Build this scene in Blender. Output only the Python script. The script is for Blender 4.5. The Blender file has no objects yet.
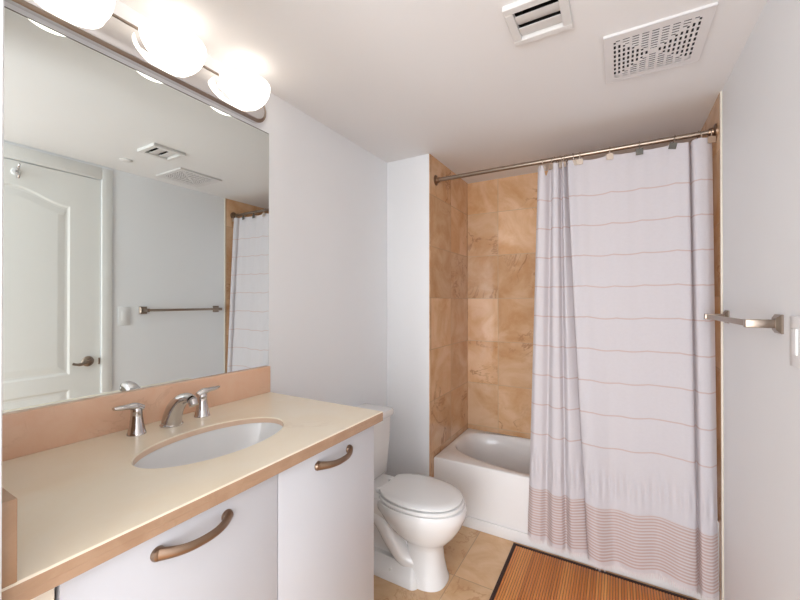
import bpy, bmesh, math, random
from mathutils import Vector, Matrix
random.seed(7)
C = bpy.context.scene.collection
SC = bpy.context.scene
PI = math.pi

# ------------------------------------------------------------------ camera, world, light
cam_d = bpy.data.cameras.new('camera')
cam = bpy.data.objects.new('camera', cam_d); C.objects.link(cam)
cam.location = (1.330, 0.0, 1.3216)
cam.rotation_euler = (PI/2 + 0.0044, 0, 0.5223)
cam_d.sensor_fit = 'HORIZONTAL'; cam_d.sensor_width = 36.0
cam_d.lens = 376.94/800*36.0
cam_d.clip_start = 0.01
SC.camera = cam

w = bpy.data.worlds.new('world'); SC.world = w; w.use_nodes = True
bg = w.node_tree.nodes['Background']
bg.inputs[0].default_value = (0.80, 0.88, 1.0, 1); bg.inputs[1].default_value = 1.0

def area(name, loc, rot, sx, sy, power, col):
    d = bpy.data.lights.new(name, 'AREA'); d.shape = 'RECTANGLE'; d.size = sx; d.size_y = sy
    d.energy = power; d.color = col
    o = bpy.data.objects.new(name, d); C.objects.link(o); o.location = loc; o.rotation_euler = rot
    return o
# added fill light behind the camera, shining in through a made-up opening
area('added_fill', (1.05, -1.66, 1.15), (-PI/2, 0, PI), 1.25, 2.0, 54.0, (0.90, 0.945, 1.0))

SC.view_settings.view_transform = 'Standard'
SC.view_settings.look = 'None'
SC.view_settings.exposure = 0.58
SC.view_settings.gamma = 1.0
SC.view_settings.use_curve_mapping = False
BULB = 0.05
BULB_COL = (1.0, 0.95, 0.90)

# ------------------------------------------------------------------ helpers
def world_loc(o):
    v = Vector((0, 0, 0))
    while o is not None:
        v += o.location; o = o.parent
    return v

def set_sharp(bm, ang=35):
    a = math.radians(ang)
    for f in bm.faces: f.smooth = True
    for e in bm.edges:
        if len(e.link_faces) == 2:
            e.smooth = e.calc_face_angle(0) < a

def obj(name, bm, mat, parent=None, origin=None, smooth=35, normals=True, **props):
    """link bm (world coordinates) as one mesh object"""
    if normals: bmesh.ops.recalc_face_normals(bm, faces=bm.faces[:])
    set_sharp(bm, smooth)
    if parent is not None:
        off = world_loc(parent); loc = Vector((0, 0, 0))
    else:
        if origin is None:
            xs = [v.co for v in bm.verts]
            origin = Vector(((min(v.x for v in xs)+max(v.x for v in xs))/2,
                             (min(v.y for v in xs)+max(v.y for v in xs))/2, min(v.z for v in xs)))
        off = Vector(origin); loc = off
    bmesh.ops.translate(bm, verts=bm.verts[:], vec=-off)
    me = bpy.data.meshes.new(name); bm.to_mesh(me); bm.free()
    mats = mat if isinstance(mat, (list, tuple)) else [mat]
    for m in mats: me.materials.append(m)
    o = bpy.data.objects.new(name, me); C.objects.link(o); o.location = loc
    if parent is not None: o.parent = parent
    for k, v in props.items(): o[k] = v
    return o

def thing(name, label, cat, loc, group=None):
    o = bpy.data.objects.new(name, None); C.objects.link(o); o.location = loc
    o.empty_display_size = 0.05
    o['label'] = label; o['category'] = cat
    if group: o['group'] = group
    return o

def tag(o, label, cat, group=None):
    o['label'] = label; o['category'] = cat
    if group: o['group'] = group
    return o

def struct(name, bm, mat, **kw):
    return obj(name, bm, mat, kind='structure', **kw)

def NB(): return bmesh.new()

def box(bm, x0, x1, y0, y1, z0, z1, bev=0, seg=2, mi=0):
    r = bmesh.ops.create_cube(bm, size=1.0)
    vs = r['verts']
    for v in vs:
        v.co.x = x0 if v.co.x < 0 else x1
        v.co.y = y0 if v.co.y < 0 else y1
        v.co.z = z0 if v.co.z < 0 else z1
    fs = set(f for v in vs for f in v.link_faces)
    for f in fs: f.material_index = mi
    if bev > 0:
        es = list(set(e for v in vs for e in v.link_edges))
        bmesh.ops.bevel(bm, geom=es, offset=bev, segments=seg, profile=0.5, affect='EDGES', clamp_overlap=True)
    return bm

def loft(bm, rings, caps=True, closed=True):
    """rings: lists of points with equal count"""
    R = [[bm.verts.new(p) for p in r] for r in rings]
    n = len(R[0])
    for a, b in zip(R[:-1], R[1:]):
        for i in range(n if closed else n-1):
            j = (i+1) % n
            bm.faces.new((a[i], a[j], b[j], b[i]))
    if caps and closed:
        bm.faces.new(list(reversed(R[0]))); bm.faces.new(R[-1])
    return R

def lathe(bm, prof, c, axis='z', n=32, caps=True, squash=(1, 1)):
    """prof: (radius, offset along axis)"""
    rings = []
    for r, h in prof:
        ring = []
        for i in range(n):
            a = 2*PI*i/n
            u, v = r*math.cos(a)*squash[0], r*math.sin(a)*squash[1]
            if axis == 'z': p = (u, v, h)
            elif axis == 'x': p = (h, u, v)
            else: p = (v, h, u)
            ring.append(Vector(p)+Vector(c))
        rings.append(ring)
    loft(bm, rings, caps)
    return bm

def sweep(bm, pts, rad, up=(0, 0, 1), n=16, caps=True):
    """rad: per point number or (a, b): a sideways, b along the local up"""
    pts = [Vector(p) for p in pts]; up = Vector(up); rings = []
    for i, p in enumerate(pts):
        t = (pts[min(i+1, len(pts)-1)] - pts[max(i-1, 0)]).normalized()
        s = t.cross(up)
        s = s.normalized() if s.length > 1e-6 else Vector((1, 0, 0))
        u = s.cross(t).normalized()
        a, b = rad[i] if isinstance(rad[i], (tuple, list)) else (rad[i], rad[i])
        rings.append([p + s*a*math.cos(2*PI*k/n) + u*b*math.sin(2*PI*k/n) for k in range(n)])
    loft(bm, rings, caps)
    return bm

def cr(pts, t):
    """Catmull-Rom through tuples, t in 0..1"""
    n = len(pts)-1; f = min(max(t, 0), 1)*n; i = min(int(f), n-1); u = f-i
    P = [pts[max(i-1, 0)], pts[i], pts[i+1], pts[min(i+2, n)]]
    return tuple(0.5*((2*b)+(-a+c)*u+(2*a-5*b+4*c-d)*u*u+(-a+3*b-3*c+d)*u**3) for a, b, c, d in zip(*P))

def smooth_path(pts, n): return [cr(pts, i/(n-1)) for i in range(n)]

def fillgrid(bm, us, vs, keep, put):
    """lattice plate: cells where keep(uc, vc)"""
    V = {}
    def g(i, j):
        if (i, j) not in V: V[(i, j)] = bm.verts.new(put(us[i], vs[j]))
        return V[(i, j)]
    for i in range(len(us)-1):
        for j in range(len(vs)-1):
            if keep((us[i]+us[i+1])/2, (vs[j]+vs[j+1])/2):
                bm.faces.new((g(i, j), g(i+1, j), g(i+1, j+1), g(i, j+1)))

def thicken(bm, vec):
    r = bmesh.ops.extrude_face_region(bm, geom=bm.faces[:])
    bmesh.ops.translate(bm, verts=[v for v in r['geom'] if isinstance(v, bmesh.types.BMVert)], vec=vec)

# ------------------------------------------------------------------ materials
class N:
    def __init__(s, name):
        s.m = bpy.data.materials.new(name); s.m.use_nodes = True
        s.t = s.m.node_tree; s.t.nodes.clear()
        s.out = s.t.nodes.new('ShaderNodeOutputMaterial')
    def n(s, ty, **kw):
        nd = s.t.nodes.new(ty)
        for k, v in kw.items(): setattr(nd, k, v)
        return nd
    def link(s, a, b): s.t.links.new(a, b)
    def val(s, sock, v):
        if isinstance(v, bpy.types.NodeSocket): s.link(v, sock)
        elif isinstance(v, (tuple, list)) and len(v) == 3 and sock.type == 'RGBA': sock.default_value = (*v, 1)
        else: sock.default_value = v
    def math(s, op, a, b=0.0, c=0.0):
        nd = s.n('ShaderNodeMath', operation=op)
        for i, v in enumerate((a, b, c)): s.val(nd.inputs[i], v)
        return nd.outputs[0]
    def mix(s, f, a, b):
        nd = s.n('ShaderNodeMix', data_type='RGBA')
        s.val(nd.inputs[0], f); s.val(nd.inputs[6], a); s.val(nd.inputs[7], b)
        return nd.outputs[2]
    def noise(s, vec, scale, detail=3, rough=0.5, dist=0.0):
        nd = s.n('ShaderNodeTexNoise'); s.link(vec, nd.inputs['Vector'])
        nd.inputs['Scale'].default_value = scale; nd.inputs['Detail'].default_value = detail
        nd.inputs['Roughness'].default_value = rough; nd.inputs['Distortion'].default_value = dist
        return nd.outputs[0]
    def ramp(s, f, stops):
        nd = s.n('ShaderNodeValToRGB'); e = nd.color_ramp.elements
        while len(e) < len(stops): e.new(0.5)
        for q, (p, c) in zip(e, stops):
            q.position = p; q.color = (*c, 1) if len(c) == 3 else c
        s.link(f, nd.inputs[0]); return nd.outputs[0]
    def step(s, x, lo, hi):
        nd = s.n('ShaderNodeMapRange', interpolation_type='SMOOTHSTEP')
        s.val(nd.inputs[0], x); nd.inputs[1].default_value = lo; nd.inputs[2].default_value = hi
        return nd.outputs[0]
    def pos(s): return s.n('ShaderNodeNewGeometry').outputs['Position']
    def objc(s): return s.n('ShaderNodeTexCoord').outputs['Object']
    def bump(s, h, strength, dist=0.01):
        nd = s.n('ShaderNodeBump'); nd.inputs['Strength'].default_value = strength
        nd.inputs['Distance'].default_value = dist; s.link(h, nd.inputs['Height']); return nd.outputs[0]
    def principled(s, color, rough=0.5, metal=0.0, normal=None, coat=0.0, spec=None, sheen=0.0):
        p = s.n('ShaderNodeBsdfPrincipled')
        s.val(p.inputs['Base Color'], color); s.val(p.inputs['Roughness'], rough); p.inputs['Metallic'].default_value = metal
        if normal is not None: s.link(normal, p.inputs['Normal'])
        if coat: p.inputs['Coat Weight'].default_value = coat; p.inputs['Coat Roughness'].default_value = 0.06
        if spec is not None: p.inputs['Specular IOR Level'].default_value = spec
        s.link(p.outputs[0], s.out.inputs[0]); return p

def plain(name, col, rough, metal=0.0, var=0.03, nscale=12.0, bump=0.0, bscale=60.0, coat=0.0, spec=None):
    k = N(name); p = k.objc()
    f = k.noise(p, nscale, 3)
    lo = tuple(max(0, c*(1-var)) for c in col); hi = tuple(min(1, c*(1+var)) for c in col)
    nm = k.bump(k.noise(p, bscale, 3), bump, 0.002) if bump else None
    k.principled(k.mix(f, lo, hi), rough, metal, nm, coat, spec)
    return k.m

def marble(name, base, light, vein, rough=0.12, scale=1.0, veins=0.55, tile=None, grout=(0.6, 0.48, 0.36), spec=0.5):
    """tile = (axis_u, off_u, pitch_u, axis_v, off_v, pitch_v, half_joint)"""
    k = N(name); pos = k.pos(); vec = pos; mask = None; cell = None
    if tile:
        au, ou, pu, av, ov, pv, hj = tile
        sp = k.n('ShaderNodeSeparateXYZ'); k.link(pos, sp.inputs[0])
        u = k.math('DIVIDE', k.math('SUBTRACT', sp.outputs[au], ou), pu)
        v = k.math('DIVIDE', k.math('SUBTRACT', sp.outputs[av], ov), pv)
        du = k.math('MULTIPLY', k.math('PINGPONG', u, 0.5), pu)
        dv = k.math('MULTIPLY', k.math('PINGPONG', v, 0.5), pv)
        mask = k.math('SUBTRACT', 1.0, k.step(k.math('MINIMUM', du, dv), hj*0.6, hj*1.4))
        cv = k.n('ShaderNodeCombineXYZ'); k.link(k.math('FLOOR', u), cv.inputs[0]); k.link(k.math('FLOOR', v), cv.inputs[1])
        wn = k.n('ShaderNodeTexWhiteNoise', noise_dimensions='3D'); k.link(cv.outputs[0], wn.inputs['Vector'])
        cell = wn.outputs['Value']
        vm = k.n('ShaderNodeVectorMath', operation='MULTIPLY_ADD')
        k.link(wn.outputs['Color'], vm.inputs[0]); vm.inputs[1].default_value = (7, 7, 7); k.link(pos, vm.inputs[2])
        vec = vm.outputs[0]
    a = k.noise(vec, 4.5*scale, 6, 0.6, 0.8)
    col = k.mix(k.step(a, 0.3, 0.72), base, light)
    b = k.noise(vec, 2.6*scale, 5, 0.62, 1.6)
    ridge = k.math('ABSOLUTE', k.math('SUBTRACT', b, 0.5))
    line = k.math('SUBTRACT', 1.0, k.step(ridge, 0.0, 0.028))
    patch = k.step(k.noise(vec, 2.2*scale, 2), 0.50, 0.66)
    col = k.mix(k.math('MULTIPLY', k.math('MULTIPLY', line, patch), veins), col, vein)
    c = k.noise(vec, 38*scale, 3)
    col = k.mix(k.math('MULTIPLY', k.step(c, 0.45, 0.75), 0.18), col, light)
    nm = None
    if cell is not None:
        hsv = k.n('ShaderNodeHueSaturation')
        k.link(k.math('MULTIPLY_ADD', cell, 0.22, 0.89), hsv.inputs['Value']); k.link(col, hsv.inputs['Color'])
        col = k.mix(mask, hsv.outputs[0], grout)
        nm = k.bump(k.math('SUBTRACT', 1.0, mask), 0.35, 0.002)
    k.principled(col, rough, 0, nm, 0.0, spec)
    return k.m

M = {}
M['wall'] = plain('wall_paint', (0.882, 0.887, 0.897), 0.6, var=0.012, nscale=3, bump=0.05, bscale=180)
M['ceiling'] = plain('ceiling_paint', (0.86, 0.84, 0.83), 0.7, var=0.015, nscale=2, bump=0.05, bscale=150)
M['trim'] = plain('trim_paint', (0.80, 0.79, 0.76), 0.35, var=0.01)
M['door'] = plain('door_paint', (0.80, 0.79, 0.755), 0.38, var=0.012, nscale=5)
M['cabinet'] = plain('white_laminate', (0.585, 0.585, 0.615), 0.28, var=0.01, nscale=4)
M['dark_gap'] = plain('dark_gap', (0.08, 0.06, 0.05), 0.8)
M['filler'] = plain('cream_filler', (0.80, 0.73, 0.62), 0.45, var=0.02)
M['porcelain'] = plain('porcelain', (0.86, 0.85, 0.84), 0.07, var=0.006)
M['seat'] = plain('seat_plastic', (0.86, 0.855, 0.845), 0.16, var=0.006)
M['tub'] = plain('tub_enamel', (0.86, 0.83, 0.81), 0.12, var=0.01)
M['chrome'] = plain('chrome', (0.63, 0.61, 0.61), 0.10, 1.0, var=0.03)
M['nickel'] = plain('brushed_nickel', (0.33, 0.265, 0.215), 0.28, 1.0, var=0.06, nscale=30)
M['polished'] = plain('polished_plate', (0.78, 0.77, 0.76), 0.06, 1.0, var=0.02)
M['bronze'] = plain('bronze', (0.29, 0.20, 0.14), 0.3, 1.0, var=0.12, nscale=25)
M['rod'] = plain('rod_nickel', (0.34, 0.275, 0.22), 0.30, 1.0, var=0.08, nscale=30)
M['tag_dark'] = plain('tag_pewter', (0.16, 0.15, 0.13), 0.42, 0.7, var=0.15, nscale=40)
M['tag_light'] = plain('tag_nickel', (0.62, 0.52, 0.43), 0.36, 0.8, var=0.1, nscale=40)
M['switch'] = plain('switch_plastic', (0.80, 0.79, 0.78), 0.3, var=0.01)
M['grille'] = plain('grille_enamel', (0.78, 0.75, 0.74), 0.45, var=0.015)
M['duct'] = plain('duct_interior', (0.05, 0.045, 0.045), 0.8)  # dark colour stands in for the shade deep behind the slots
M['duct_box'] = plain('register_duct', (0.03, 0.02, 0.017), 0.7)  # near-black colour paints the shade above the register blades
M['blade'] = plain('register_blade', (0.76, 0.74, 0.72), 0.4, var=0.03)
M['mat_border'] = plain('mat_border_cloth', (0.045, 0.02, 0.016), 0.85, var=0.2, nscale=80, bump=0.4, bscale=400)
M['backer'] = plain('mat_backing', (0.16, 0.08, 0.04), 0.9)
k = N('mirror_glass'); k.principled((0.78, 0.83, 0.81), 0.0, 1.0); M['mirror'] = k.m
M['channel'] = plain('mirror_channel', (0.80, 0.78, 0.70), 0.25, 0.9)

# tile rows start just above the tub rim: 0.365 + n * 0.327
M['tile_back'] = marble('marble_tile_back', (0.62, 0.335, 0.155), (0.79, 0.53, 0.335), (0.36, 0.15, 0.055), 0.10, 1.0, 0.7,
                        tile=(0, 0.552, 0.327, 2, 0.365, 0.327, 0.0022), grout=(0.60, 0.42, 0.27))
M['tile_side'] = marble('marble_tile_side', (0.62, 0.335, 0.155), (0.79, 0.53, 0.335), (0.36, 0.15, 0.055), 0.10, 1.0, 0.7,
                        tile=(1, 2.486, 0.327, 2, 0.365, 0.327, 0.0022), grout=(0.56, 0.37, 0.22))
M['floor'] = marble('marble_floor', (0.66, 0.39, 0.20), (0.80, 0.54, 0.32), (0.50, 0.24, 0.10), 0.22, 1.0, 0.55,
                    tile=(0, 0.622, 0.432, 1, 1.772, 0.432, 0.0020), grout=(0.48, 0.32, 0.19))
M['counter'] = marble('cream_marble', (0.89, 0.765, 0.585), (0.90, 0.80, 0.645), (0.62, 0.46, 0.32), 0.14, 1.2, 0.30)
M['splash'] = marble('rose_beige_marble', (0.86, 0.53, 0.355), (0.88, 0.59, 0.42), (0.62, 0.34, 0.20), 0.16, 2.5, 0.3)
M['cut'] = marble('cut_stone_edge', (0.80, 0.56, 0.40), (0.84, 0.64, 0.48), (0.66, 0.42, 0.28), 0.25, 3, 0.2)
M['edge'] = marble('shaded_edge_marble', (0.38, 0.23, 0.14), (0.45, 0.29, 0.185), (0.31, 0.18, 0.10), 0.22, 3, 0.4)  # counter stone darkened: shade of the upright faces put into colour

def shade_mat(name, glow):
    k = N(name)
    tr = k.n('ShaderNodeBsdfTranslucent'); tr.inputs[0].default_value = (0.95, 0.92, 0.88, 1)
    gl = k.n('ShaderNodeBsdfPrincipled'); gl.inputs['Base Color'].default_value = (0.9, 0.88, 0.85, 1); gl.inputs['Roughness'].default_value = 0.25
    mx = k.n('ShaderNodeMixShader'); mx.inputs[0].default_value = 0.45
    k.link(tr.outputs[0], mx.inputs[1]); k.link(gl.outputs[0], mx.inputs[2])
    em = k.n('ShaderNodeEmission'); em.inputs[1].default_value = glow
    k.link(k.mix(k.noise(k.objc(), 8), (1.0, 0.94, 0.86), (1.0, 0.96, 0.9)), em.inputs[0])
    ad = k.n('ShaderNodeAddShader'); k.link(mx.outputs[0], ad.inputs[0]); k.link(em.outputs[0], ad.inputs[1])
    k.link(ad.outputs[0], k.out.inputs[0]); return k.m
M['shade'] = shade_mat('frosted_glass', 1.7)              # outside of the lit glass
M['shade_in'] = shade_mat('frosted_glass_inside', 0.15)

def bulb_mat():
    k = N('lit_bulb'); em = k.n('ShaderNodeEmission'); em.inputs[0].default_value = (*BULB_COL, 1); em.inputs[1].default_value = 0.9
    k.link(em.outputs[0], k.out.inputs[0]); return k.m
M['bulb'] = bulb_mat()

def curtain_mat():
    k = N('striped_cotton')
    uv = k.n('ShaderNodeUVMap'); uv.uv_map = 'cloth'
    sp = k.n('ShaderNodeSeparateXYZ'); k.link(uv.outputs[0], sp.inputs[0])
    d = sp.outputs[1]                                       # metres below the top hem
    p = k.math('MULTIPLY', k.math('PINGPONG', k.math('DIVIDE', k.math('SUBTRACT', d, 0.195), 0.1605), 0.5), 0.1605)
    wide = k.math('SUBTRACT', 1.0, k.step(p, 0.0020, 0.0040))
    wide = k.math('MULTIPLY', wide, k.math('LESS_THAN', d, 1.55)); wide = k.math('MULTIPLY', wide, k.math('GREATER_THAN', d, 0.1))
    q = k.math('MULTIPLY', k.math('PINGPONG', k.math('DIVIDE', d, 0.0142), 0.5), 0.0142)
    fine = k.math('SUBTRACT', 1.0, k.step(q, 0.0022, 0.0046))
    fine = k.math('MULTIPLY', fine, k.math('GREATER_THAN', d, 1.775)); fine = k.math('MULTIPLY', fine, k.math('LESS_THAN', d, 2.026))
    nz = k.noise(uv.outputs[0], 90, 2)
    cloth = k.mix(nz, (0.785, 0.755, 0.785), (0.825, 0.795, 0.825))
    band = k.math('MULTIPLY', k.math('GREATER_THAN', d, 1.77), 0.35)
    cloth = k.mix(band, cloth, (0.74, 0.62, 0.58))
    col = k.mix(k.math('MULTIPLY', wide, 0.45), cloth, (0.62, 0.36, 0.27))
    col = k.mix(k.math('MULTIPLY', fine, 0.6), col, (0.58, 0.33, 0.25))
    wr = k.noise(uv.outputs[0], 9, 4, 0.6, 0.4)
    nm = k.bump(wr, 0.25, 0.02)
    df = k.n('ShaderNodeBsdfPrincipled'); k.link(col, df.inputs['Base Color']); df.inputs['Roughness'].default_value = 0.85
    df.inputs['Specular IOR Level'].default_value = 0.15
    k.link(nm, df.inputs['Normal'])
    tl = k.n('ShaderNodeBsdfTranslucent'); k.link(col, tl.inputs[0])
    mx = k.n('ShaderNodeMixShader'); mx.inputs[0].default_value = 0.28
    k.link(df.outputs[0], mx.inputs[1]); k.link(tl.outputs[0], mx.inputs[2]); k.link(mx.outputs[0], k.out.inputs[0])
    return k.m
M['curtain'] = curtain_mat()
M['fringe'] = plain('fringe_thread', (0.78, 0.70, 0.69), 0.9, var=0.06, nscale=60)

def bamboo_mat():
    k = N('bamboo'); p = k.pos()
    sp = k.n('ShaderNodeSeparateXYZ'); k.link(p, sp.inputs[0])
    idx = k.math('FLOOR', k.math('DIVIDE', sp.outputs[0], 0.0118))
    wn = k.n('ShaderNodeTexWhiteNoise', noise_dimensions='1D'); k.link(idx, wn.inputs['W'])
    grp = k.n('ShaderNodeTexWhiteNoise', noise_dimensions='1D'); k.link(k.math('FLOOR', k.math('DIVIDE', sp.outputs[0], 0.083)), grp.inputs['W'])
    st = k.n('ShaderNodeMapping'); st.inputs['Scale'].default_value = (160, 5, 1); k.link(p, st.inputs[0])
    f = k.math('MULTIPLY_ADD', wn.outputs['Value'], 0.45, k.math('MULTIPLY', grp.outputs['Value'], 0.35))
    f = k.math('MULTIPLY_ADD', k.noise(st.outputs[0], 1.0, 4), 0.3, f)
    col = k.ramp(f, [(0.1, (0.42, 0.135, 0.024)), (0.5, (0.67, 0.225, 0.045)), (0.95, (0.86, 0.39, 0.11))])
    k.principled(col, 0.34, 0, None, 0.15); return k.m
M['bamboo'] = bamboo_mat()

# ------------------------------------------------------------------ the room
H, W, FZ = 2.2505, 1.734, -0.045        # the floor lies 4.5 cm below the world origin
Y0, YB, YF = 0.172, 2.8347, 2.136
HY = -1.6
bm = NB(); box(bm, -0.1, W+0.1, HY-0.1, YB+0.1, FZ-0.08, FZ); struct('floor', bm, M['floor'])
# ceiling with the two duct openings cut through
REG = (1.045, 1.178, 1.212, 1.348); GRI = (1.318, 1.575, 1.525, 1.782)
bm = NB()
xs = sorted([-0.1, REG[0], REG[1], GRI[0], GRI[1], W+0.1]); ys = sorted([HY-0.1, REG[2], REG[3], GRI[2], GRI[3], YB+0.1])
inr = lambda R, x, y: R[0] < x < R[1] and R[2] < y < R[3]
fillgrid(bm, xs, ys, lambda x, y: not inr(REG, x, y) and not inr(GRI, x, y), lambda x, y: (x, y, H))
thicken(bm, (0, 0, 0.1)); struct('ceiling', bm, M['ceiling'])

bm = NB(); box(bm, -0.1, 0.0, HY-0.1, YB+0.1, FZ, H); struct('wall_left', bm, M['wall'])
# right wall with the door opening
DY0, DY1, DZ = 0.35, 1.21, 2.15
bm = NB()
fillgrid(bm, [HY-0.1, DY0-0.003, DY1+0.003, YB+0.1], [FZ, DZ+0.004, H],
         lambda y, z: not (DY0 < y < DY1 and z < DZ), lambda y, z: (W, y, z))
thicken(bm, (0.1, 0, 0)); struct('wall_right', bm, M['wall'])
bm = NB(); box(bm, -0.1, W+0.1, YB+0.012, YB+0.1, FZ, H); struct('wall_back', bm, M['wall'])
bm = NB(); box(bm, 0, 0.310, YF, YB+0.012, FZ, H, 0.002, 1); struct('wall_alcove_end', bm, M['wall'])
bm = NB(); box(bm, 0, 0.62, 0.05, Y0, FZ, H, 0.002, 1); struct('wall_near', bm, M['wall'])
# marble tile cladding of the tub alcove
bm = NB(); box(bm, 0.310, 0.314, YF+0.003, YB+0.012, FZ, H); struct('trim_1', bm, M['tile_side'], label='marble wall tiles, left end of the alcove')
bm = NB(); box(bm, 0.314, 1.727, YB, YB+0.012, FZ, H); struct('trim_2', bm, M['tile_back'], label='marble wall tiles, back of the alcove')
bm = NB(); box(bm, 1.727, W, 2.152, YB+0.012, FZ, H); struct('trim_3', bm, M['tile_side'], label='marble wall tiles, right end of the alcove')
bm = NB(); box(bm, 1.7265, W, 2.142, 2.1518, FZ, H, 0.002, 2); struct('trim_6', bm, M['filler'], label='white corner bead at the edge of the alcove tiles')
# end wall of the passage with an unseen framed opening, added for the fill light
WX0, WX1, WZ0, WZ1 = 0.42, 1.68, 0.12, 2.14
bm = NB()
fillgrid(bm, [-0.1, WX0, WX1, W+0.1], [FZ, WZ0, WZ1, H], lambda x, z: not (WX0 < x < WX1 and WZ0 < z < WZ1), lambda x, z: (x, HY, z))
thicken(bm, (0, -0.1, 0)); struct('wall_passage', bm, M['wall'])
bm = NB()
for a in ((WX0, WX0+.04, WZ0, WZ1), (WX1-.04, WX1, WZ0, WZ1), (WX0, WX1, WZ0, WZ0+.04), (WX0, WX1, WZ1-.04, WZ1), (1.03, 1.07, WZ0, WZ1)):
    box(bm, a[0], a[1], HY-0.06, HY-0.02, a[2], a[3], 0.003, 1)
struct('added_window_1', bm, M['trim'])

# door: slab with an arched panel above and a plain one below
def panel_profile():
    """closed outlines (y, z) of the two raised panels"""
    ya, yb = 0.515, 1.045; ym = (ya+yb)/2; up = []
    z0, zs, rise = 0.851, 1.935, 0.075
    up += [(ya, z0), (yb, z0), (yb, zs)]
    for i in range(1, 24):
        u = i/24; y = yb+(ya-yb)*u; s = abs(2*u-1)
        up.append((y, zs+rise*(0.5+0.5*math.cos(PI*s))))
    up.append((ya, zs))
    lo = [(ya, 0.20), (yb, 0.20), (yb, 0.755), (ya, 0.755)]
    return up, lo
def inset(poly, d):
    n = len(poly); out = []
    for i in range(n):
        a, b, c = Vector(poly[i-1]), Vector(poly[i]), Vector(poly[(i+1) % n])
        e1 = (b-a).normalized(); e2 = (c-b).normalized()
        n1 = Vector((-e1.y, e1.x)); n2 = Vector((-e2.y, e2.x))
        m = (n1+n2).normalized(); s = d/max(0.4, m.dot(n1)); out.append(tuple(b+m*s))
    return out
XD = W+0.006                                                   # face of the door, set back in its frame
bm = NB()
up, lo = panel_profile()
# slab face built round the panels: triangulated fill between the outer rectangle and the panel outlines
def edge_loop(bm, poly, x):
    vs = [bm.verts.new((x, y, z)) for y, z in poly]
    return vs, [bm.edges.new((vs[i], vs[(i+1) % len(vs)])) for i in range(len(vs))]
ov, oe = edge_loop(bm, [(DY0, FZ+0.008), (DY1, FZ+0.008), (DY1, DZ), (DY0, DZ)], XD)
allv = []; alle = list(oe)
for poly in (up, lo):
    v_, e_ = edge_loop(bm, poly, XD); alle += e_; allv.append((poly, v_))
bmesh.ops.triangle_fill(bm, use_beauty=True, use_dissolve=False, edges=alle, normal=(-1, 0, 0))
for poly, v_ in allv:
    prev = v_
    for d, dx in ((0.012, 0.006), (0.024, 0.0065), (0.034, 0.005), (0.062, 0.0015)):
        cur = [bm.verts.new((XD+dx, y, z)) for y, z in inset(poly, d)]
        for i in range(len(cur)):
            j = (i+1) % len(cur); bm.faces.new((prev[i], prev[j], cur[j], cur[i]))
        prev = cur
    bm.faces.new(prev)
box(bm, XD+0.012, XD+0.04, DY0, DY1, FZ+0.008, DZ)
for i in range(4):
    j = (i+1) % 4; a, b = ov[i].co, ov[j].co
    q = [bm.verts.new(p) for p in (a, b, (XD+0.02, b.y, b.z), (XD+0.02, a.y, a.z))]; bm.faces.new(q)
door = struct('door_1', bm, M['door'], smooth=4)
bm = NB()                                                      # lever handle pointing to the hinge side
lathe(bm, [(0.033, 0.001), (0.034, -0.006), (0.028, -0.012), (0.014, -0.016), (0.012, -0.040), (0.013, -0.052)], (XD, 1.140, 0.925), 'x', 28)
sweep(bm, smooth_path([(XD-0.046, 1.140, 0.925), (XD-0.050, 1.115, 0.922), (XD-0.050, 1.085, 0.914), (XD-0.048, 1.058, 0.918), (XD-0.046, 1.045, 0.924)], 20),
      [(0.009, 0.010)]*12+[(0.007, 0.008)]*8, n=12)
obj('door_handle', bm, M['nickel'], door, label='nickel lever handle')
bm = NB(); box(bm, XD-0.001, XD+0.004, 1.200, DY1, 0.895, 0.940, 0.001, 1); obj('latch_plate', bm, M['bronze'], door, label='dark latch plate')
# casing round the door
bm = NB()
for a in ((DY0-0.070, DY0-0.002, FZ, DZ+0.085), (DY1+0.002, DY1+0.066, FZ, DZ+0.085), (DY0-0.002, DY1+0.002, DZ+0.004, DZ+0.085)):
    box(bm, W-0.011, W+0.002, a[0], a[1], a[2], a[3], 0.005, 2)
struct('trim_4', bm, M['trim'], label='white casing round the panelled door')
bm = NB()                                                      # dark hollow behind the slab
box(bm, W+0.052, W+0.099, DY0-0.0025, DY1+0.0025, FZ, DZ+0.0035)
struct('trim_5', bm, M['dark_gap'])

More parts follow.
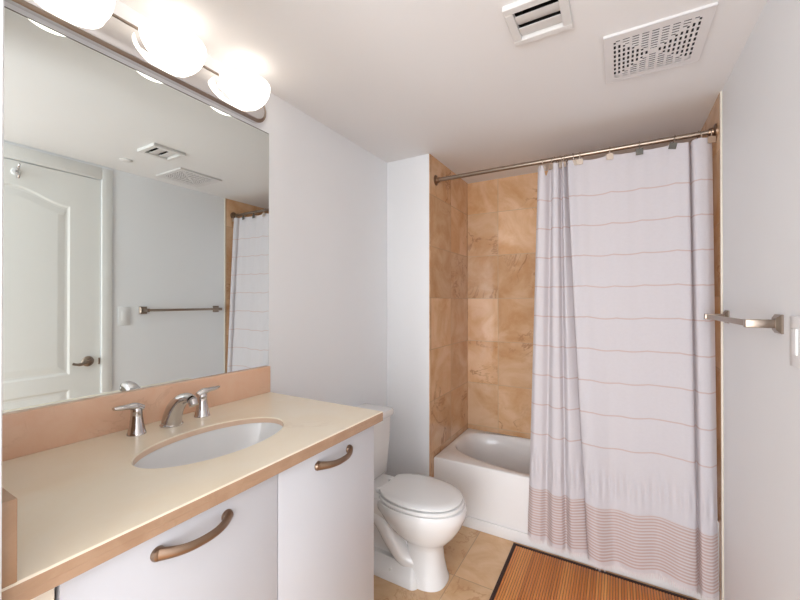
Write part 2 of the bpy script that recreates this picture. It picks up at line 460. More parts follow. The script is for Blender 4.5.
# ------------------------------------------------------------------ bathtub
def tub():
    bm = NB(); x0, x1, y0, y1, zt = 0.3145, 1.7265, 2.198, 2.8345, 0.333
    n = 96
    cx, cy = 1.01, 2.525
    def inner(a, sx, sy, ex=2.6):
        c, s = math.cos(a), math.sin(a)
        if s > 0: ex = ex*1.9                                  # squarer along the back wall
        return (cx+sx*math.copysign(abs(c)**(2/ex), c), cy+sy*math.copysign(abs(s)**(2/ex), s))
    def outer(a):                                              # point on the rectangle in direction a
        c, s = math.cos(a), math.sin(a)
        hx = (x1-cx) if c > 0 else (cx-x0); hy = (y1-cy) if s > 0 else (cy-y0)
        k = min(hx/abs(c) if abs(c) > 1e-9 else 1e9, hy/abs(s) if abs(s) > 1e-9 else 1e9)
        return (cx+c*k, cy+s*k)
    # angles chosen so that the rectangle corners are hit exactly
    ang = [2*PI*i/n for i in range(n)]
    for X, Y in ((x0, y0), (x1, y0), (x0, y1), (x1, y1)):
        a = math.atan2(Y-cy, X-cx) % (2*PI)
        i = min(range(len(ang)), key=lambda q: abs(ang[q]-a)); ang[i] = a
    rings = [[Vector((*outer(a), FZ)) for a in ang], [Vector((*outer(a), zt-0.012)) for a in ang]]
    def shrink(p, d): return (min(max(p[0], x0+d), x1-d), min(max(p[1], y0+d), y1-d))
    for d, z in ((0.0015, zt-0.006), (0.004, zt-0.002), (0.010, zt)):
        rings.append([Vector((*shrink(outer(a), d), z)) for a in ang])
    for sx, sy, z, e in ((0.672, 0.288, zt, 2.35), (0.663, 0.281, zt-0.004, 2.35), (0.656, 0.274, zt-0.012, 2.35), (0.635, 0.255, zt-0.06, 2.4),
                         (0.615, 0.242, 0.18, 2.7), (0.585, 0.225, 0.09, 2.7), (0.54, 0.195, 0.055, 2.6), (0.40, 0.13, 0.048, 2.4), (0.1, 0.03, 0.045, 2)):
        rings.append([Vector((*inner(a, sx, sy, e), z)) for a in ang])
    loft(bm, rings, caps=True)
    return bm
t = thing('bathtub', 'white alcove bathtub with a plain apron, standing between the marble walls behind the curtain', 'bathtub', (1.02, 2.51, FZ))
obj('tub_shell', tub(), M['tub'], t, smooth=45)
bm = NB(); box(bm, 0.3145, 1.7265, 2.186, 2.1985, FZ, 0.020, 0.004, 2); obj('apron_foot', bm, M['tub'], t)

# ------------------------------------------------------------------ vanity cabinet
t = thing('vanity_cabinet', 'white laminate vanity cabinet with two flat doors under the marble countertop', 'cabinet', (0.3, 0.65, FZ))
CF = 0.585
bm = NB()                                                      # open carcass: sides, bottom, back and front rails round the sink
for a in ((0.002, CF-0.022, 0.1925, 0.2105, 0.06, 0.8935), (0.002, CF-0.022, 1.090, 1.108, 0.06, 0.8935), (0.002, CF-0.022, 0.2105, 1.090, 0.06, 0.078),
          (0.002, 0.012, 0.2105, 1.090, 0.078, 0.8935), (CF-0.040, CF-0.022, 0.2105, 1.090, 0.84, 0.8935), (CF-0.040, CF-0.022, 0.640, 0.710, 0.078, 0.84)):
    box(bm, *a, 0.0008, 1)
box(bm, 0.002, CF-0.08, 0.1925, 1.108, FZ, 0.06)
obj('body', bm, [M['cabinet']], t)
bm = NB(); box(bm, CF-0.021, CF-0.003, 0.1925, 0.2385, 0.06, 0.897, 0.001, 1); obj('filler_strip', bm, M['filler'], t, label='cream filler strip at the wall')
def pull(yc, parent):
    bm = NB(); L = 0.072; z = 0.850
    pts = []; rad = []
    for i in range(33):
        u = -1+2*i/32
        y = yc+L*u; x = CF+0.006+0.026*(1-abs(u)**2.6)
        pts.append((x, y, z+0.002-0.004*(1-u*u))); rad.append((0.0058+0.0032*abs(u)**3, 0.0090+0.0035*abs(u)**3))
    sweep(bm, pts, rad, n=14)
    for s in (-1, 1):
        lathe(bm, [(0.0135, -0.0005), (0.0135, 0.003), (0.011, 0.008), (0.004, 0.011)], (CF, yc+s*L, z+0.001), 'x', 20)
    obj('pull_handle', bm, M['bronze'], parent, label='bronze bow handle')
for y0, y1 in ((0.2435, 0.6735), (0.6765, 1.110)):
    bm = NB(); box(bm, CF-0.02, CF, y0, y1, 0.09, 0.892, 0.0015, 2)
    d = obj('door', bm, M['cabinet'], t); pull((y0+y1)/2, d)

# ------------------------------------------------------------------ countertop with oval cut-out
ZC = 0.9284; D = 0.6018; YL, YR = Y0+0.0005, 1.143
SX, SY, SA, SB = 0.333, 0.682, 0.129, 0.214
def slab():
    bm = NB(); n = 96; ang = [2*PI*i/n for i in range(n)]
    for X, Y in ((0.001, YL), (D, YL), (0.001, YR), (D, YR)):
        a = math.atan2(Y-SY, X-SX) % (2*PI); i = min(range(n), key=lambda q: abs(ang[q]-a)); ang[i] = a
    def outer(a):
        c, s = math.cos(a), math.sin(a)
        hx = (D-SX) if c > 0 else (SX-0.001); hy = (YR-SY) if s > 0 else (SY-YL)
        k_ = min(hx/abs(c) if abs(c) > 1e-9 else 1e9, hy/abs(s) if abs(s) > 1e-9 else 1e9)
        return (SX+c*k_, SY+s*k_)
    def ell(a, g=0.0):
        c, s = math.cos(a), math.sin(a); r = 1/math.sqrt((c/(SA+g))**2+(s/(SB+g))**2); return (SX+r*c, SY+r*s)
    def sh(p, d): return (min(max(p[0], 0.001), D-d), min(max(p[1], YL), YR-d))
    zb = ZC-0.018
    rings = [[Vector((*ell(a), zb)) for a in ang], [Vector((*ell(a), ZC-0.003)) for a in ang], [Vector((*ell(a, 0.003), ZC)) for a in ang],
             [Vector((*sh(outer(a), 0.003), ZC)) for a in ang], [Vector((*outer(a), ZC-0.003)) for a in ang], [Vector((*outer(a), zb)) for a in ang]]
    R = loft(bm, rings, caps=False)
    n_ = len(ang)
    for i in range(n_):
        j = (i+1) % n_; bm.faces.new((R[-1][i], R[-1][j], R[0][j], R[0][i]))
    bm.normal_update()
    for f in bm.faces:                                         # one slab: outer edges carry painted brown shade, cut-out its own tone
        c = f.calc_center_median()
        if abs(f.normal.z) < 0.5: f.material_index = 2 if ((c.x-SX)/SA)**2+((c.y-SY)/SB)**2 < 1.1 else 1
    return bm
t = thing('countertop', 'cream marble vanity countertop with an oval sink cut-out and rose-beige backsplash', 'countertop', (0.3, 0.65, ZC-0.03))
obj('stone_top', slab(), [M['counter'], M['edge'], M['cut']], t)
bm = NB(); box(bm, CF+0.0005, D, YL, YR, ZC-0.034, ZC-0.0181, 0.001, 1); obj('front_apron', bm, M['edge'], t, label='stone edge strip, brown from painted shade')
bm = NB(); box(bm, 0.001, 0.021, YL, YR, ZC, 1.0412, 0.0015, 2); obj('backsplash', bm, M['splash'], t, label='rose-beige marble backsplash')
bm = NB(); box(bm, 0.021, D-0.001, YL, Y0+0.02, ZC, 1.046, 0.0015, 2); obj('side_splash', bm, M['edge'], t, label='marble side splash, brown from painted shade')

# sink
t = thing('sink', 'white oval undermount sink set in the cream countertop', 'sink', (SX, SY, 0.77))
bm = NB(); n = 64; prof = [(1.00, -0.0225), (1.06, -0.0225), (1.06, -0.030)]
inner = [(1.02, 0.0), (1.0, -0.012), (0.97, -0.035), (0.90, -0.075), (0.76, -0.110), (0.55, -0.130), (0.30, -0.139), (0.105, -0.142)]
outer_ = [(0.105, -0.152), (0.32, -0.150), (0.58, -0.140), (0.80, -0.118), (0.94, -0.08), (1.01, -0.035), (1.06, -0.012), (1.06, 0.0)]
zs = ZC-0.0185
rings = [[Vector((SX+f*SA*math.cos(2*PI*i/n), SY+f*SB*math.sin(2*PI*i/n), zs+h)) for i in range(n)] for f, h in inner+outer_]
R = loft(bm, rings, caps=False)
for i in range(n):
    j = (i+1) % n; bm.faces.new((R[-1][i], R[-1][j], R[0][j], R[0][i]))
obj('basin', bm, M['porcelain'], t)
bm = NB(); lathe(bm, [(0.0265, -0.003), (0.0265, 0.0015), (0.022, 0.003), (0.018, 0.001), (0.004, 0.0005)], (SX, SY, zs-0.142), 'z', 28)
obj('drain', bm, M['chrome'], t, label='chrome drain')

# faucet
t = thing('faucet', 'chrome widespread faucet with a curved spout and two lever handles behind the sink', 'faucet', (0.10, 0.68, ZC))
FX = 0.098
bm = NB()
path = smooth_path([(FX, 0.680, ZC+0.0040), (FX+0.006, 0.680, ZC+0.028), (FX+0.024, 0.680, ZC+0.060), (FX+0.056, 0.680, ZC+0.086), (FX+0.090, 0.680, ZC+0.097), (FX+0.116, 0.680, ZC+0.092)], 34)
rr = [cr([(0.029, 0.033), (0.026, 0.031), (0.023, 0.027), (0.020, 0.020), (0.0165, 0.0145), (0.0135, 0.012)], i/33) for i in range(34)]
path = [(FX, 0.680, ZC+0.0004), (FX, 0.680, ZC+0.0040)]+[tuple(p) for p in path[2:]]
sweep(bm, path, rr, up=(-1, 0, 0.3), n=24)
lathe(bm, [(0.0325, 0.0004), (0.033, 0.004), (0.030, 0.008)], (FX, 0.680, ZC), 'z', 28)
sp_ = obj('spout', bm, M['chrome'], t)
bm = NB()
a0 = Vector((FX+0.110, 0.680, ZC+0.094)); dr = Vector((0.55, 0, -0.83)).normalized()
sweep(bm, [a0+dr*s for s in (0, 0.004, 0.018, 0.019)], [0.0125, 0.0135, 0.0130, 0.010], up=(0, 1, 0), n=20)
obj('aerator', bm, M['chrome'], sp_)
for yc, s in ((0.582, -1), (0.786, 1)):
    bm = NB()
    lathe(bm, [(0.0250, 0.0004), (0.0250, 0.003), (0.0230, 0.008), (0.0190, 0.028), (0.0160, 0.050), (0.0150, 0.066), (0.0155, 0.074), (0.013, 0.082), (0.006, 0.086)], (FX-0.006, yc, ZC), 'z', 28)
    h = obj('handle', bm, M['chrome'], t)
    bm = NB()
    p = smooth_path([(FX-0.006, yc-s*0.016, ZC+0.074), (FX-0.006, yc+s*0.004, ZC+0.083), (FX-0.005, yc+s*0.026, ZC+0.086), (FX-0.004, yc+s*0.044, ZC+0.087), (FX-0.004, yc+s*0.061, ZC+0.089)], 24)
    r = [cr([(0.011, 0.010), (0.015, 0.011), (0.013, 0.0075), (0.0135, 0.0065), (0.008, 0.004)], i/23) for i in range(24)]
    sweep(bm, p, r, n=16)
    obj('lever', bm, M['chrome'], h)

# ------------------------------------------------------------------ mirror
t = thing('wall_mirror', 'large frameless wall mirror above the marble backsplash', 'mirror', (0.0, 0.66, 1.04))
bm = NB(); box(bm, 0.0005, 0.0055, 0.1725, 1.146, 1.0415, 2.0576); obj('mirror_pane', bm, M['mirror'], t)

bm = NB(); box(bm, 0.0003, 0.0062, 0.1725, 1.146, 2.0577, 2.0597); obj('top_edge', bm, M['dark_gap'], t, label='thin dark edge along the top')

# ------------------------------------------------------------------ vanity light
t = thing('vanity_light', 'three-lamp vanity light on a long rounded metal plate above the mirror', 'wall light', (0.0, 0.657, 2.126))
PZ, PR, PY0, PY1 = 2.1315, 0.0565, 0.270, 1.118
def pill(r, x, n=20):
    pts = []
    for i in range(n+1): a = -PI/2+PI*i/n; pts.append(Vector((x, PY1-PR+r*math.cos(a), PZ+r*math.sin(a))))
    for i in range(n+1): a = PI/2+PI*i/n; pts.append(Vector((x, PY0+PR+r*math.cos(a), PZ+r*math.sin(a))))
    return pts
bm = NB(); loft(bm, [pill(PR-0.0005, 0.019), pill(PR+0.0005, 0.0205), pill(PR-0.004, 0.026), pill(PR-0.011, 0.028), pill(PR-0.012, 0.0265)], caps=False)
obj('plate_rim', bm, M['nickel'], t, label='brushed nickel rim')
bm = NB(); loft(bm, [pill(PR-0.002, 0.0005), pill(PR, 0.002), pill(PR, 0.0195), pill(PR-0.0115, 0.0235), pill(PR-0.0125, 0.0258), pill(PR-0.015, 0.0268)]); obj('back_plate', bm, M['polished'], t)
LX, LZ, RX, RYY, RZZ = 0.044, 2.178, 0.112, 0.100, 0.090        # half bowls, their open side against the plate
def qbowl(k_):
    rings = []
    for i in range(17):
        a = -PI/2+PI*i/16; ring = []
        for j in range(13):
            b = PI/2*j/12
            ring.append((math.cos(b)*math.cos(a)*(RX-k_), math.cos(b)*math.sin(a)*(RYY-k_), -math.sin(b)*(RZZ-k_)))
        rings.append(ring)
    return rings
for yc in (0.432, 0.706, 0.980):
    bm = NB()
    P = [[[bm.verts.new((LX+x, yc+y, LZ+z)) for x, y, z in ring] for ring in qbowl(k_)] for k_ in (0, 0.004)]
    for L_ in P:
        for a, b in zip(L_[:-1], L_[1:]):
            for j in range(12): bm.faces.new((a[j], a[j+1], b[j+1], b[j]))
    O, I = P
    for f in bm.faces:
        if all(any(v is q for row in I for q in row) for v in f.verts): f.material_index = 1
    for i in range(16): bm.faces.new((O[i][0], O[i+1][0], I[i+1][0], I[i][0]))
    for i in (0, 16):
        for j in range(12): bm.faces.new((O[i][j], O[i][j+1], I[i][j+1], I[i][j]))
    bmesh.ops.remove_doubles(bm, verts=bm.verts[:], dist=1e-5)
    sh = obj('lamp_shade', bm, [M['shade'], M['shade_in']], t, label='frosted white glass half-bowl shade', smooth=60)
    bm = NB(); lathe(bm, [(0.020, 0.0272), (0.020, 0.032), (0.0165, 0.036), (0.0165, 0.050)], (0, yc, LZ-0.030), 'x', 20); obj('lamp_socket', bm, M['nickel'], t)
    bm = NB(); lathe(bm, [(0.010, 0.050), (0.014, 0.060), (0.022, 0.080), (0.0235, 0.092), (0.019, 0.106), (0.010, 0.113), (0.003, 0.115)], (0, yc, LZ-0.030), 'x', 20); obj('bulb', bm, M['bulb'], t, label='lit bulb')
    d = bpy.data.lights.new('bulb_light', 'POINT'); d.energy = BULB; d.color = BULB_COL; d.shadow_soft_size = 0.04
    o = bpy.data.objects.new('bulb_light', d); C.objects.link(o); o.location = (0.100, yc, LZ+0.024)

# ------------------------------------------------------------------ toilet
t = thing('toilet', 'white two-piece toilet with its lid closed between vanity and tub', 'toilet', (0.35, 1.70, FZ))
TY = 1.70
def rrect(x0, x1, hw, z, r=0.03, n=6):
    pts = []
    for cx, cy, a0 in ((x1-r, hw-r, 0), (x0+r, hw-r, PI/2), (x0+r, -hw+r, PI), (x1-r, -hw+r, 3*PI/2)):
        for i in range(n+1):
            a = a0+PI/2*i/n; pts.append(Vector((cx+r*math.cos(a), TY+cy+r*math.sin(a), z)))
    return pts
def egg(x0, x1, hw, z, n=56, flat=None, xm=None, ex=2.15):
    if xm is None: xm = x0+(x1-x0)*0.48
    pts = []
    for i in range(n):
        a = 2*PI*i/n; c, s = math.cos(a), math.sin(a)
        ax = (x1-xm) if c > 0 else (xm-x0)
        x = xm+ax*math.copysign(abs(c)**(2/ex), c); y = hw*math.copysign(abs(s)**(2/ex), s)
        if flat is not None and x < flat: x = flat
        pts.append(Vector((x, TY+y, z)))
    return pts
bm = NB()
loft(bm, [egg(0.395, 0.628, 0.100, 0.0, ex=2.6), egg(0.395, 0.628, 0.100, 0.012, ex=2.6), egg(0.405, 0.620, 0.094, 0.028, ex=2.6), egg(0.420, 0.606, 0.082, 0.10, ex=2.5),
          egg(0.425, 0.602, 0.078, 0.165, ex=2.4), egg(0.415, 0.612, 0.086, 0.190, ex=2.3), egg(0.385, 0.645, 0.110, 0.212), egg(0.335, 0.672, 0.136, 0.245), egg(0.295, 0.698, 0.158, 0.285),
          egg(0.270, 0.714, 0.170, 0.322), egg(0.255, 0.719, 0.174, 0.335), egg(0.25, 0.721, 0.175, 0.350), egg(0.25, 0.721, 0.175, 0.370), egg(0.25, 0.717, 0.172, 0.380), egg(0.27, 0.700, 0.155, 0.383)])
loft(bm, [rrect(0.17, 0.50, 0.055, 0.0), rrect(0.17, 0.50, 0.050, 0.15), rrect(0.14, 0.48, 0.055, 0.30)])
# deck under the tank, foot flange and trapway bulges
loft(bm, [rrect(0.10, 0.34, 0.075, 0.20), rrect(0.07, 0.36, 0.095, 0.27), rrect(0.035, 0.37, 0.118, 0.33), rrect(0.03, 0.37, 0.125, 0.375), rrect(0.034, 0.366, 0.121, 0.384)])
loft(bm, [rrect(0.16, 0.52, 0.125, 0.0), rrect(0.16, 0.52, 0.125, 0.022), rrect(0.17, 0.51, 0.112, 0.045), rrect(0.17, 0.50, 0.08, 0.085)])
for s in (-1, 1):
    p = smooth_path([(0.15, TY+s*0.045, 0.055), (0.15, TY+s*0.050, 0.17), (0.20, TY+s*0.058, 0.265), (0.29, TY+s*0.064, 0.262), (0.365, TY+s*0.062, 0.17), (0.43, TY+s*0.052, 0.10), (0.50, TY+s*0.03, 0.085)], 40)
    sweep(bm, p, [0.047]*40, up=(0, 1, 0), n=18)
obj('bowl', bm, M['porcelain'], t, smooth=50)
bm = NB()
def tank(x0, x1, hw, z): return rrect(x0, x1, hw, z, 0.028)
loft(bm, [tank(0.030, 0.185, 0.150, 0.384), tank(0.022, 0.195, 0.165, 0.400), tank(0.014, 0.205, 0.178, 0.55), tank(0.010, 0.212, 0.183, 0.712)])
obj('tank', bm, M['porcelain'], t, smooth=40)
bm = NB()
loft(bm, [tank(0.006, 0.220, 0.190, 0.7125), tank(0.004, 0.226, 0.194, 0.720), tank(0.004, 0.226, 0.194, 0.740), tank(0.008, 0.221, 0.189, 0.749), tank(0.03, 0.20, 0.165, 0.752)])
obj('tank_lid', bm, M['porcelain'], t, smooth=40)
bm = NB()
lathe(bm, [(0.011, 0.0), (0.011, 0.008), (0.006, 0.014)], (0.2115, TY-0.13, 0.665), 'x', 16)
sweep(bm, [(0.222, TY-0.13, 0.665), (0.224, TY-0.10, 0.662), (0.224, TY-0.065, 0.658)], [(0.004, 0.006)]*3, n=10)
obj('flush_lever', bm, M['chrome'], t, label='chrome flush lever')
bm = NB()
loft(bm, [egg(0.268, 0.704, 0.168, 0.3835, flat=0.303), egg(0.266, 0.710, 0.172, 0.387, flat=0.300), egg(0.266, 0.710, 0.172, 0.396, flat=0.300), egg(0.268, 0.706, 0.168, 0.400, flat=0.303)])
obj('seat', bm, M['seat'], t)
bm = NB()
loft(bm, [egg(0.272, 0.694, 0.158, 0.4035, flat=0.301), egg(0.270, 0.700, 0.163, 0.406, flat=0.298), egg(0.270, 0.701, 0.164, 0.413, flat=0.298), egg(0.272, 0.695, 0.159, 0.418, flat=0.301),
          egg(0.29, 0.66, 0.136, 0.4215, flat=0.325), egg(0.35, 0.59, 0.08, 0.4235)])
obj('lid', bm, M['seat'], t, smooth=40)
for s in (-1, 1):
    bm = NB(); box(bm, 0.268, 0.308, TY+s*0.060-0.018, TY+s*0.060+0.018, 0.384, 0.409, 0.006, 3); obj('hinge', bm, M['seat'], t)
    bm = NB(); lathe(bm, [(0.014, 0.0), (0.014, 0.012), (0.011, 0.020), (0.004, 0.024)], (0.375, TY+s*0.100, 0.033), 'z', 16); obj('bolt_cap', bm, M['seat'], t)
for ch in list(t.children):                                    # built from z = 0 and 1.8 cm too far out: set the pieces on the real floor
    ch.data.transform(Matrix.Translation((-0.016, 0, FZ)))

# ------------------------------------------------------------------ shower rod, curtain, hooks
RY, RZ = 2.231, 2.108
t = thing('curtain_rod', 'brushed nickel shower rod across the tub alcove', 'curtain rod', (1.02, RY, RZ))
bm = NB()
lathe(bm, [(0.0128, 0.320), (0.0128, 1.02)], (0, RY, RZ), 'x', 20); lathe(bm, [(0.0112, 1.0), (0.0112, 1.721)], (0, RY, RZ), 'x', 20)
obj('rod', bm, M['rod'], t)
for x, s in ((0.314, 1), (1.727, -1)):
    bm = NB(); lathe(bm, [(0.033, s*0.0003), (0.033, s*0.004), (0.027, s*0.008), (0.018, s*0.010), (0.0165, s*0.028)], (x, RY, RZ), 'x', 28); obj('flange', bm, M['bronze'], t)

TOP = [(.945, .004), (.960, -.020), (.988, -.014), (1.012, .022), (1.030, -.024), (1.052, -.018), (1.064, .024), (1.078, -.022), (1.094, .022), (1.102, .026), (1.104, -.024), (1.150, -.010), (1.235, .002), (1.330, -.008),
       (1.430, .002), (1.535, -.008), (1.618, -.012), (1.632, .040), (1.634, .030), (1.641, -.022), (1.685, -.018), (1.714, .012)]
BOT = [(.902, .006), (.928, -.020), (.968, -.014), (.998, .012), (1.035, -.026), (1.078, -.018), (1.098, .008), (1.130, -.030), (1.190, -.008), (1.212, .030), (1.204, -.036), (1.250, -.058), (1.320, -.020), (1.400, -.030),
       (1.490, -.012), (1.570, -.036), (1.628, -.024), (1.646, .004), (1.649, .000), (1.657, -.032), (1.690, -.034), (1.716, -.004)]
CL = 2.040
NU, NT = 420, 150
HOOKS = [.962, 1.030, 1.060, 1.090, 1.125, 1.160, 1.300, 1.428, 1.571, 1.666, 1.704]
def top_z(x):
    hs = HOOKS; z = 2.080
    for a, b in zip(hs[:-1], hs[1:]):
        if a <= x <= b:
            u = (x-a)/(b-a); return z-0.008*min(1, (b-a)/0.13)*4*u*(1-u)
    return z
def cloth(s, t_):
    """s across 0..1, t down 0..1 -> point"""
    a = cr(TOP, s); b = cr(BOT, s)
    e = t_**1.15
    x = a[0]+(b[0]-a[0])*e
    y = (RY-0.004)+(2.148-RY)*t_**0.8
    off = a[1]+(b[1]-a[1])*e
    calm = min(1.0, max(0.15, (x-1.08)/0.1))
    rip = calm*(0.0060*math.sin(33*x+2.0*t_)*(0.4+0.6*t_)+0.0015*math.sin(95*x-4*t_)*(1-t_))
    gather = 0.004*math.sin(210*x)*math.exp(-((t_-0.815)/0.03)**2)
    zt = top_z(a[0]); zb = 0.040+0.006*math.sin(21*x+1)-0.014*math.exp(-((x-1.275)/0.05)**2)-0.012*math.exp(-((x-1.69)/0.05)**2)
    slip = 0.055*math.exp(-((a[0]-0.990)/0.010)**2)*max(0, 1-t_/0.12)**2   # corner slipped open beside the first hook
    return Vector((x, y+off+rip+gather, zt+(zb-zt)*t_-slip))
bm = NB(); uvl = bm.loops.layers.uv.new('cloth')
G = [[bm.verts.new(cloth(i/NU, j/NT)) for i in range(NU+1)] for j in range(NT+1)]
for j in range(NT):
    for i in range(NU):
        # the small gap where the gathered corner has slipped open near the top
        f = bm.faces.new((G[j][i], G[j][i+1], G[j+1][i+1], G[j+1][i]))
        for lp, (a, b) in zip(f.loops, ((i, j), (i+1, j), (i+1, j+1), (i, j+1))):
            lp[uvl].uv = (a/NU*1.4, b/NT*CL)
thick = bm.faces[:]
t = thing('shower_curtain', 'white cotton shower curtain with thin rust stripes hanging from the rod over the tub', 'shower curtain', (1.33, 2.19, 0.05))
obj('curtain_cloth', bm, M['curtain'], t, smooth=80)
bm = NB()
nf = 330
for q in range(nf):
    s = (q+0.5)/nf; p = cloth(s, 1.0); p2 = cloth(min(1, s+0.6/nf), 1.0)
    d = p2-p; L = 0.016+0.010*random.random(); k_ = Vector((random.uniform(-.004, .004), random.uniform(-.006, .002), -L))
    a, b = p-d*0.6, p+d*0.6
    vs = [bm.verts.new(v) for v in (a+Vector((0, -.0008, .004)), b+Vector((0, -.0008, .004)), b*0.7+a*0.3+k_, a*0.7+b*0.3+k_)]
    bm.faces.new(vs)
thicken(bm, (0, 0.0012, 0))
obj('fringe', bm, M['fringe'], t, kind='stuff', label='white thread fringe along the hem')

names = ['curtain hook at the far left end of the shower curtain', 'second curtain hook from the left end of the rod, in the gathered folds',
         'third curtain hook from the left, in the gathered folds', 'fourth curtain hook from the left, last of the tight gathers',
         'fifth curtain hook from the left, just past the gathered folds', 'sixth curtain hook from the left, at the start of the flat cloth',
         'nickel curtain hook near the middle of the flat cloth', 'dark square curtain hook, left of the two dark ones',
         'dark tilted square curtain hook, right of the two dark ones', 'curtain hook in the fold near the right end of the rod',
         'rightmost curtain hook, next to the right wall flange']
def make_hook(mat):
    e = thing('curtain_hook', names[0], 'curtain hook', (0, RY, RZ), 'hooks along the shower rod')
    bm = NB(); R_ = 0.019
    pts = [(0, RY+R_*math.sin(a)*0.9, RZ-0.004+R_*math.cos(a)) for a in [2*PI*i/24 for i in range(22)]]
    sweep(bm, pts, [0.0018]*len(pts), up=(1, 0, 0), n=8); obj('ring', bm, M['rod'], e)
    bm = NB(); box(bm, -0.0155, 0.0155, RY-0.0235, RY-0.0205, RZ-0.058, RZ-0.027, 0.001, 1)
    box(bm, -0.002, 0.002, RY-0.022, RY-0.0175, RZ-0.032, RZ-0.012); obj('square_tag', bm, mat, e)
    return e
protos = {'l': make_hook(M['tag_light']), 'd': make_hook(M['tag_dark'])}
used = set()
for i, x in enumerate(HOOKS):
    kd = 'd' if i in (7, 8) else 'l'; src = protos[kd]
    if kd in used:
        e = src.copy(); C.objects.link(e)
        for ch in src.children:
            c = ch.copy(); C.objects.link(c); c.parent = e
    else:
        e = src; used.add(kd)
    e.location = (x, RY, RZ); e['label'] = names[i]
    e.rotation_euler = (0, 0.22 if i == 8 else 0.0, [0.5, -0.6, 0.5, -0.5, 0.2, 0, 0, 0, 0.05, 0.3, 0.2][i])

# ------------------------------------------------------------------ bamboo mat
t = thing('bath_mat', 'orange bamboo slat bath mat with a dark cloth border on the floor by the tub', 'bath mat', (1.24, 1.80, FZ))
MX0, MX1, MY0, MY1 = 0.822, 1.640, 1.58, 2.166
bm = NB(); box(bm, MX0+.004, MX1-.004, MY0+.004, MY1-.004, FZ+0.0005, FZ+0.003); obj('backing', bm, M['backer'], t)
bm = NB(); p_ = 0.0118; i0 = math.ceil((MX0+0.011)/p_); i1 = int((MX1-0.011)/p_)
for i in range(i0, i1):
    x = i*p_; prof = []
    for q in range(7):
        a = PI*q/6; prof.append((x+p_/2-0.0049*math.cos(a), FZ+0.003+0.0042*math.sin(a)**0.6))
    loft(bm, [[Vector((px, y, pz)) for px, pz in prof] for y in (MY0+.010, MY1-.010)])
obj('bamboo_slats', bm, M['bamboo'], t)
bm = NB(); b_ = 0.017
for a in ((MX0, MX1, MY1-b_, MY1), (MX0, MX1, MY0, MY0+b_), (MX0, MX0+b_, MY0+b_, MY1-b_), (MX1-b_, MX1, MY0+b_, MY1-b_)):
    box(bm, a[0], a[1], a[2], a[3], FZ+0.0006, FZ+0.0092, 0.002, 2)
obj('border', bm, M['mat_border'], t, label='dark brown cloth border')

# ------------------------------------------------------------------ towel bar on the right wall
t = thing('towel_bar', 'brushed nickel towel bar with square posts on the right wall', 'towel bar', (W, 1.77, 1.265))
ZB = 1.258; XB = 1.667
bm = NB(); box(bm, XB-0.006, XB+0.006, 1.468, 2.066, ZB-0.009, ZB+0.009, 0.002, 2); obj('bar', bm, M['nickel'], t)
for y in (1.474, 2.060):
    bm = NB(); box(bm, XB-0.011, W-0.008, y-0.012, y+0.012, ZB-0.012, ZB+0.012, 0.002, 2)
    p = obj('post', bm, M['nickel'], t)
    bm = NB(); loft(bm, [[Vector((x, y+dy*h, ZB+dz*h)) for dy, dz in ((-1, -1), (1, -1), (1, 1), (-1, 1))] for x, h in ((W-0.0003, 0.027), (W-0.005, 0.027), (W-0.012, 0.019), (W-0.014, 0.017))])
    obj('wall_plate', bm, M['nickel'], p)

# light switch
t = thing('light_switch', 'white rocker light switch on the right wall between door and towel bar', 'light switch', (W, 1.36, 1.22))
bm = NB(); box(bm, W-0.006, W-0.0003, 1.312, 1.390, 1.152, 1.284, 0.003, 2); obj('cover_plate', bm, M['switch'], t)
bm = NB(); box(bm, W-0.0105, W-0.005, 1.334, 1.368, 1.184, 1.252, 0.002, 2); obj('rocker', bm, M['switch'], t)

# robe hook at the top of the door
t = thing('robe_hook', 'small pale metal robe hook at the top of the panelled door', 'hook', (XD, 0.79, 2.06))
bm = NB(); lathe(bm, [(0.022, -0.0003), (0.022, -0.004), (0.017, -0.008)], (XD, 0.79, 2.085), 'x', 20); obj('hook_plate', bm, M['switch'], t)
bm = NB()
sweep(bm, smooth_path([(XD-.006, .79, 2.085), (XD-.022, .79, 2.075), (XD-.030, .79, 2.052), (XD-.045, .79, 2.045), (XD-.056, .79, 2.058)], 18), [0.0065]*17+[0.008], up=(0, 1, 0), n=12)
sweep(bm, smooth_path([(XD-.006, .79, 2.090), (XD-.03, .79, 2.095), (XD-.052, .79, 2.108), (XD-.06, .79, 2.122)], 14), [0.006]*13+[0.008], up=(0, 1, 0), n=12)
obj('hook_prong', bm, M['chrome'], t)

# ------------------------------------------------------------------ ceiling fittings
t = thing('ceiling_vent', 'white square perforated exhaust grille with an X pattern on the ceiling', 'vent', (1.447, 1.654, H))
GX, GY = 1.4465, 1.6535; hs = 0.157; hq = 0.133; c_ = hq/9.2
def brk():
    s = {-hs, hs}
    for k2 in range(10):
        for sg in (-1, 1):
            m = sg*(k2+0.4)*c_; s |= {round(m-0.0035, 5), round(m+0.0035, 5)}
    for k2 in range(-5, 6):
        m = k2*2*c_; s |= {round(m-0.0102, 5), round(m+0.0102, 5)}
    s = sorted(s); o = [s[0]]
    for v in s[1:]:
        if v-o[-1] > 4e-4: o.append(v)
    return o
def slot(u, v):
    """True when a slot: rows parallel to the nearer outer edge"""
    for a, b in ((u, v), (v, u)):
        if abs(a) > abs(b):
            kk = round(abs(a)/c_-0.4)
            if 0 <= kk <= 8 and abs(abs(a)-(kk+0.4)*c_) < 0.0035:
                m = round(b/(2*c_))
                if abs(b-m*2*c_) < 0.0102 and abs(b) < (kk+0.4)*c_-0.006: return True
    return False
bb = brk()
bm = NB(); fillgrid(bm, bb, bb, lambda u, v: not slot(u, v), lambda u, v: (GX+u, GY+v, H-0.011)); thicken(bm, (0, 0, 0.0015))
g = obj('grille_plate', bm, M['grille'], t)
bm = NB()
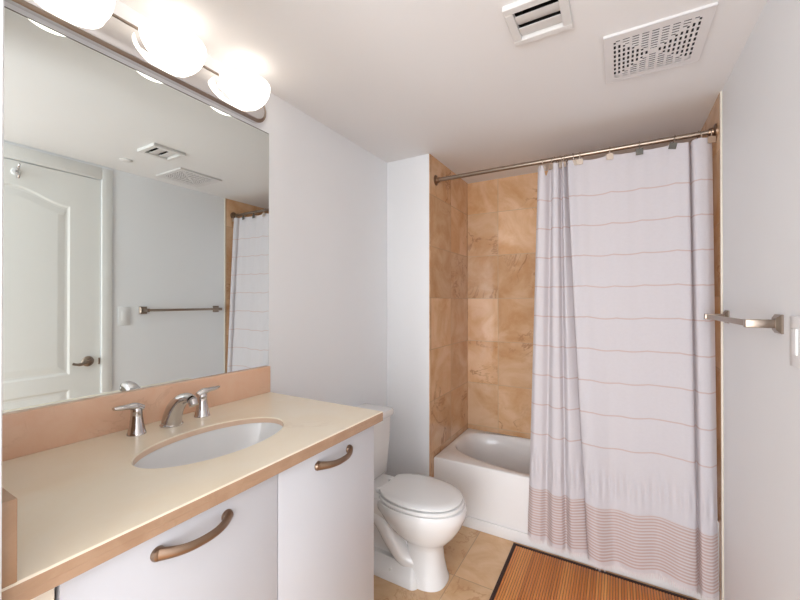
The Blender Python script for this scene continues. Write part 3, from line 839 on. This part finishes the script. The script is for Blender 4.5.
for a in ((-hs, hs, -hs, -hs+.004), (-hs, hs, hs-.004, hs), (-hs, -hs+.004, -hs+.004, hs-.004), (hs-.004, hs, -hs+.004, hs-.004)):
    box(bm, GX+a[0], GX+a[1], GY+a[2], GY+a[3], H-0.0115, H-0.0002, 0.0008, 1)
obj('flange', bm, M['grille'], t)
def duct(R, depth):
    bm = NB(); x0, x1, y0, y1 = R
    box(bm, x0, x1, y0, y0+.003, H+.001, H+depth); box(bm, x0, x1, y1-.003, y1, H+.001, H+depth)
    box(bm, x0, x0+.003, y0, y1, H+.001, H+depth); box(bm, x1-.003, x1, y0, y1, H+.001, H+depth); box(bm, x0, x1, y0, y1, H+depth-.003, H+depth)
    return bm
obj('duct', duct(GRI, 0.095), M['duct'], t, label='duct behind the grille, its shade painted dark')

t = thing('air_register', 'small white ceiling air register with two tilted blades, left of the exhaust grille', 'vent', (1.11, 1.275, H))
bm = NB(); fx0, fx1, fy0, fy1 = 1.018, 1.205, 1.184, 1.372
for a in ((fx0, fx1, fy0, REG[2]), (fx0, fx1, REG[3], fy1), (fx0, REG[0], REG[2], REG[3]), (REG[1], fx1, REG[2], REG[3])):
    box(bm, a[0], a[1], a[2], a[3], H-0.018, H-0.0002, 0.002, 1)
obj('frame', bm, M['blade'], t)
for ya, yb in ((1.236, 1.289), (1.293, 1.347)):
    bm = NB()
    pr_ = [cr([(ya, H-0.013), (ya*.7+yb*.3, H-0.012), (ya*.35+yb*.65, H-0.009), (yb, H-0.003)], i/10) for i in range(11)]
    loft(bm, [[Vector((x, y, z)) for y, z in pr_]+[Vector((x, y, z+.002)) for y, z in reversed(pr_)] for x in (REG[0]+.001, REG[1]-.001)])
    obj('blade', bm, M['blade'], t)
obj('duct', duct(REG, 0.095), M['duct_box'], t, label='duct opening, its shade painted dark')

bm = NB(); lathe(bm, [(0.036, -0.0002), (0.036, -0.004), (0.030, -0.008), (0.010, -0.009)], (1.468, 1.242, H), 'z', 28)
tag(obj('sprinkler_cover', bm, M['blade']), 'small round sprinkler cover plate on the ceiling near the air register', 'sprinkler cover')
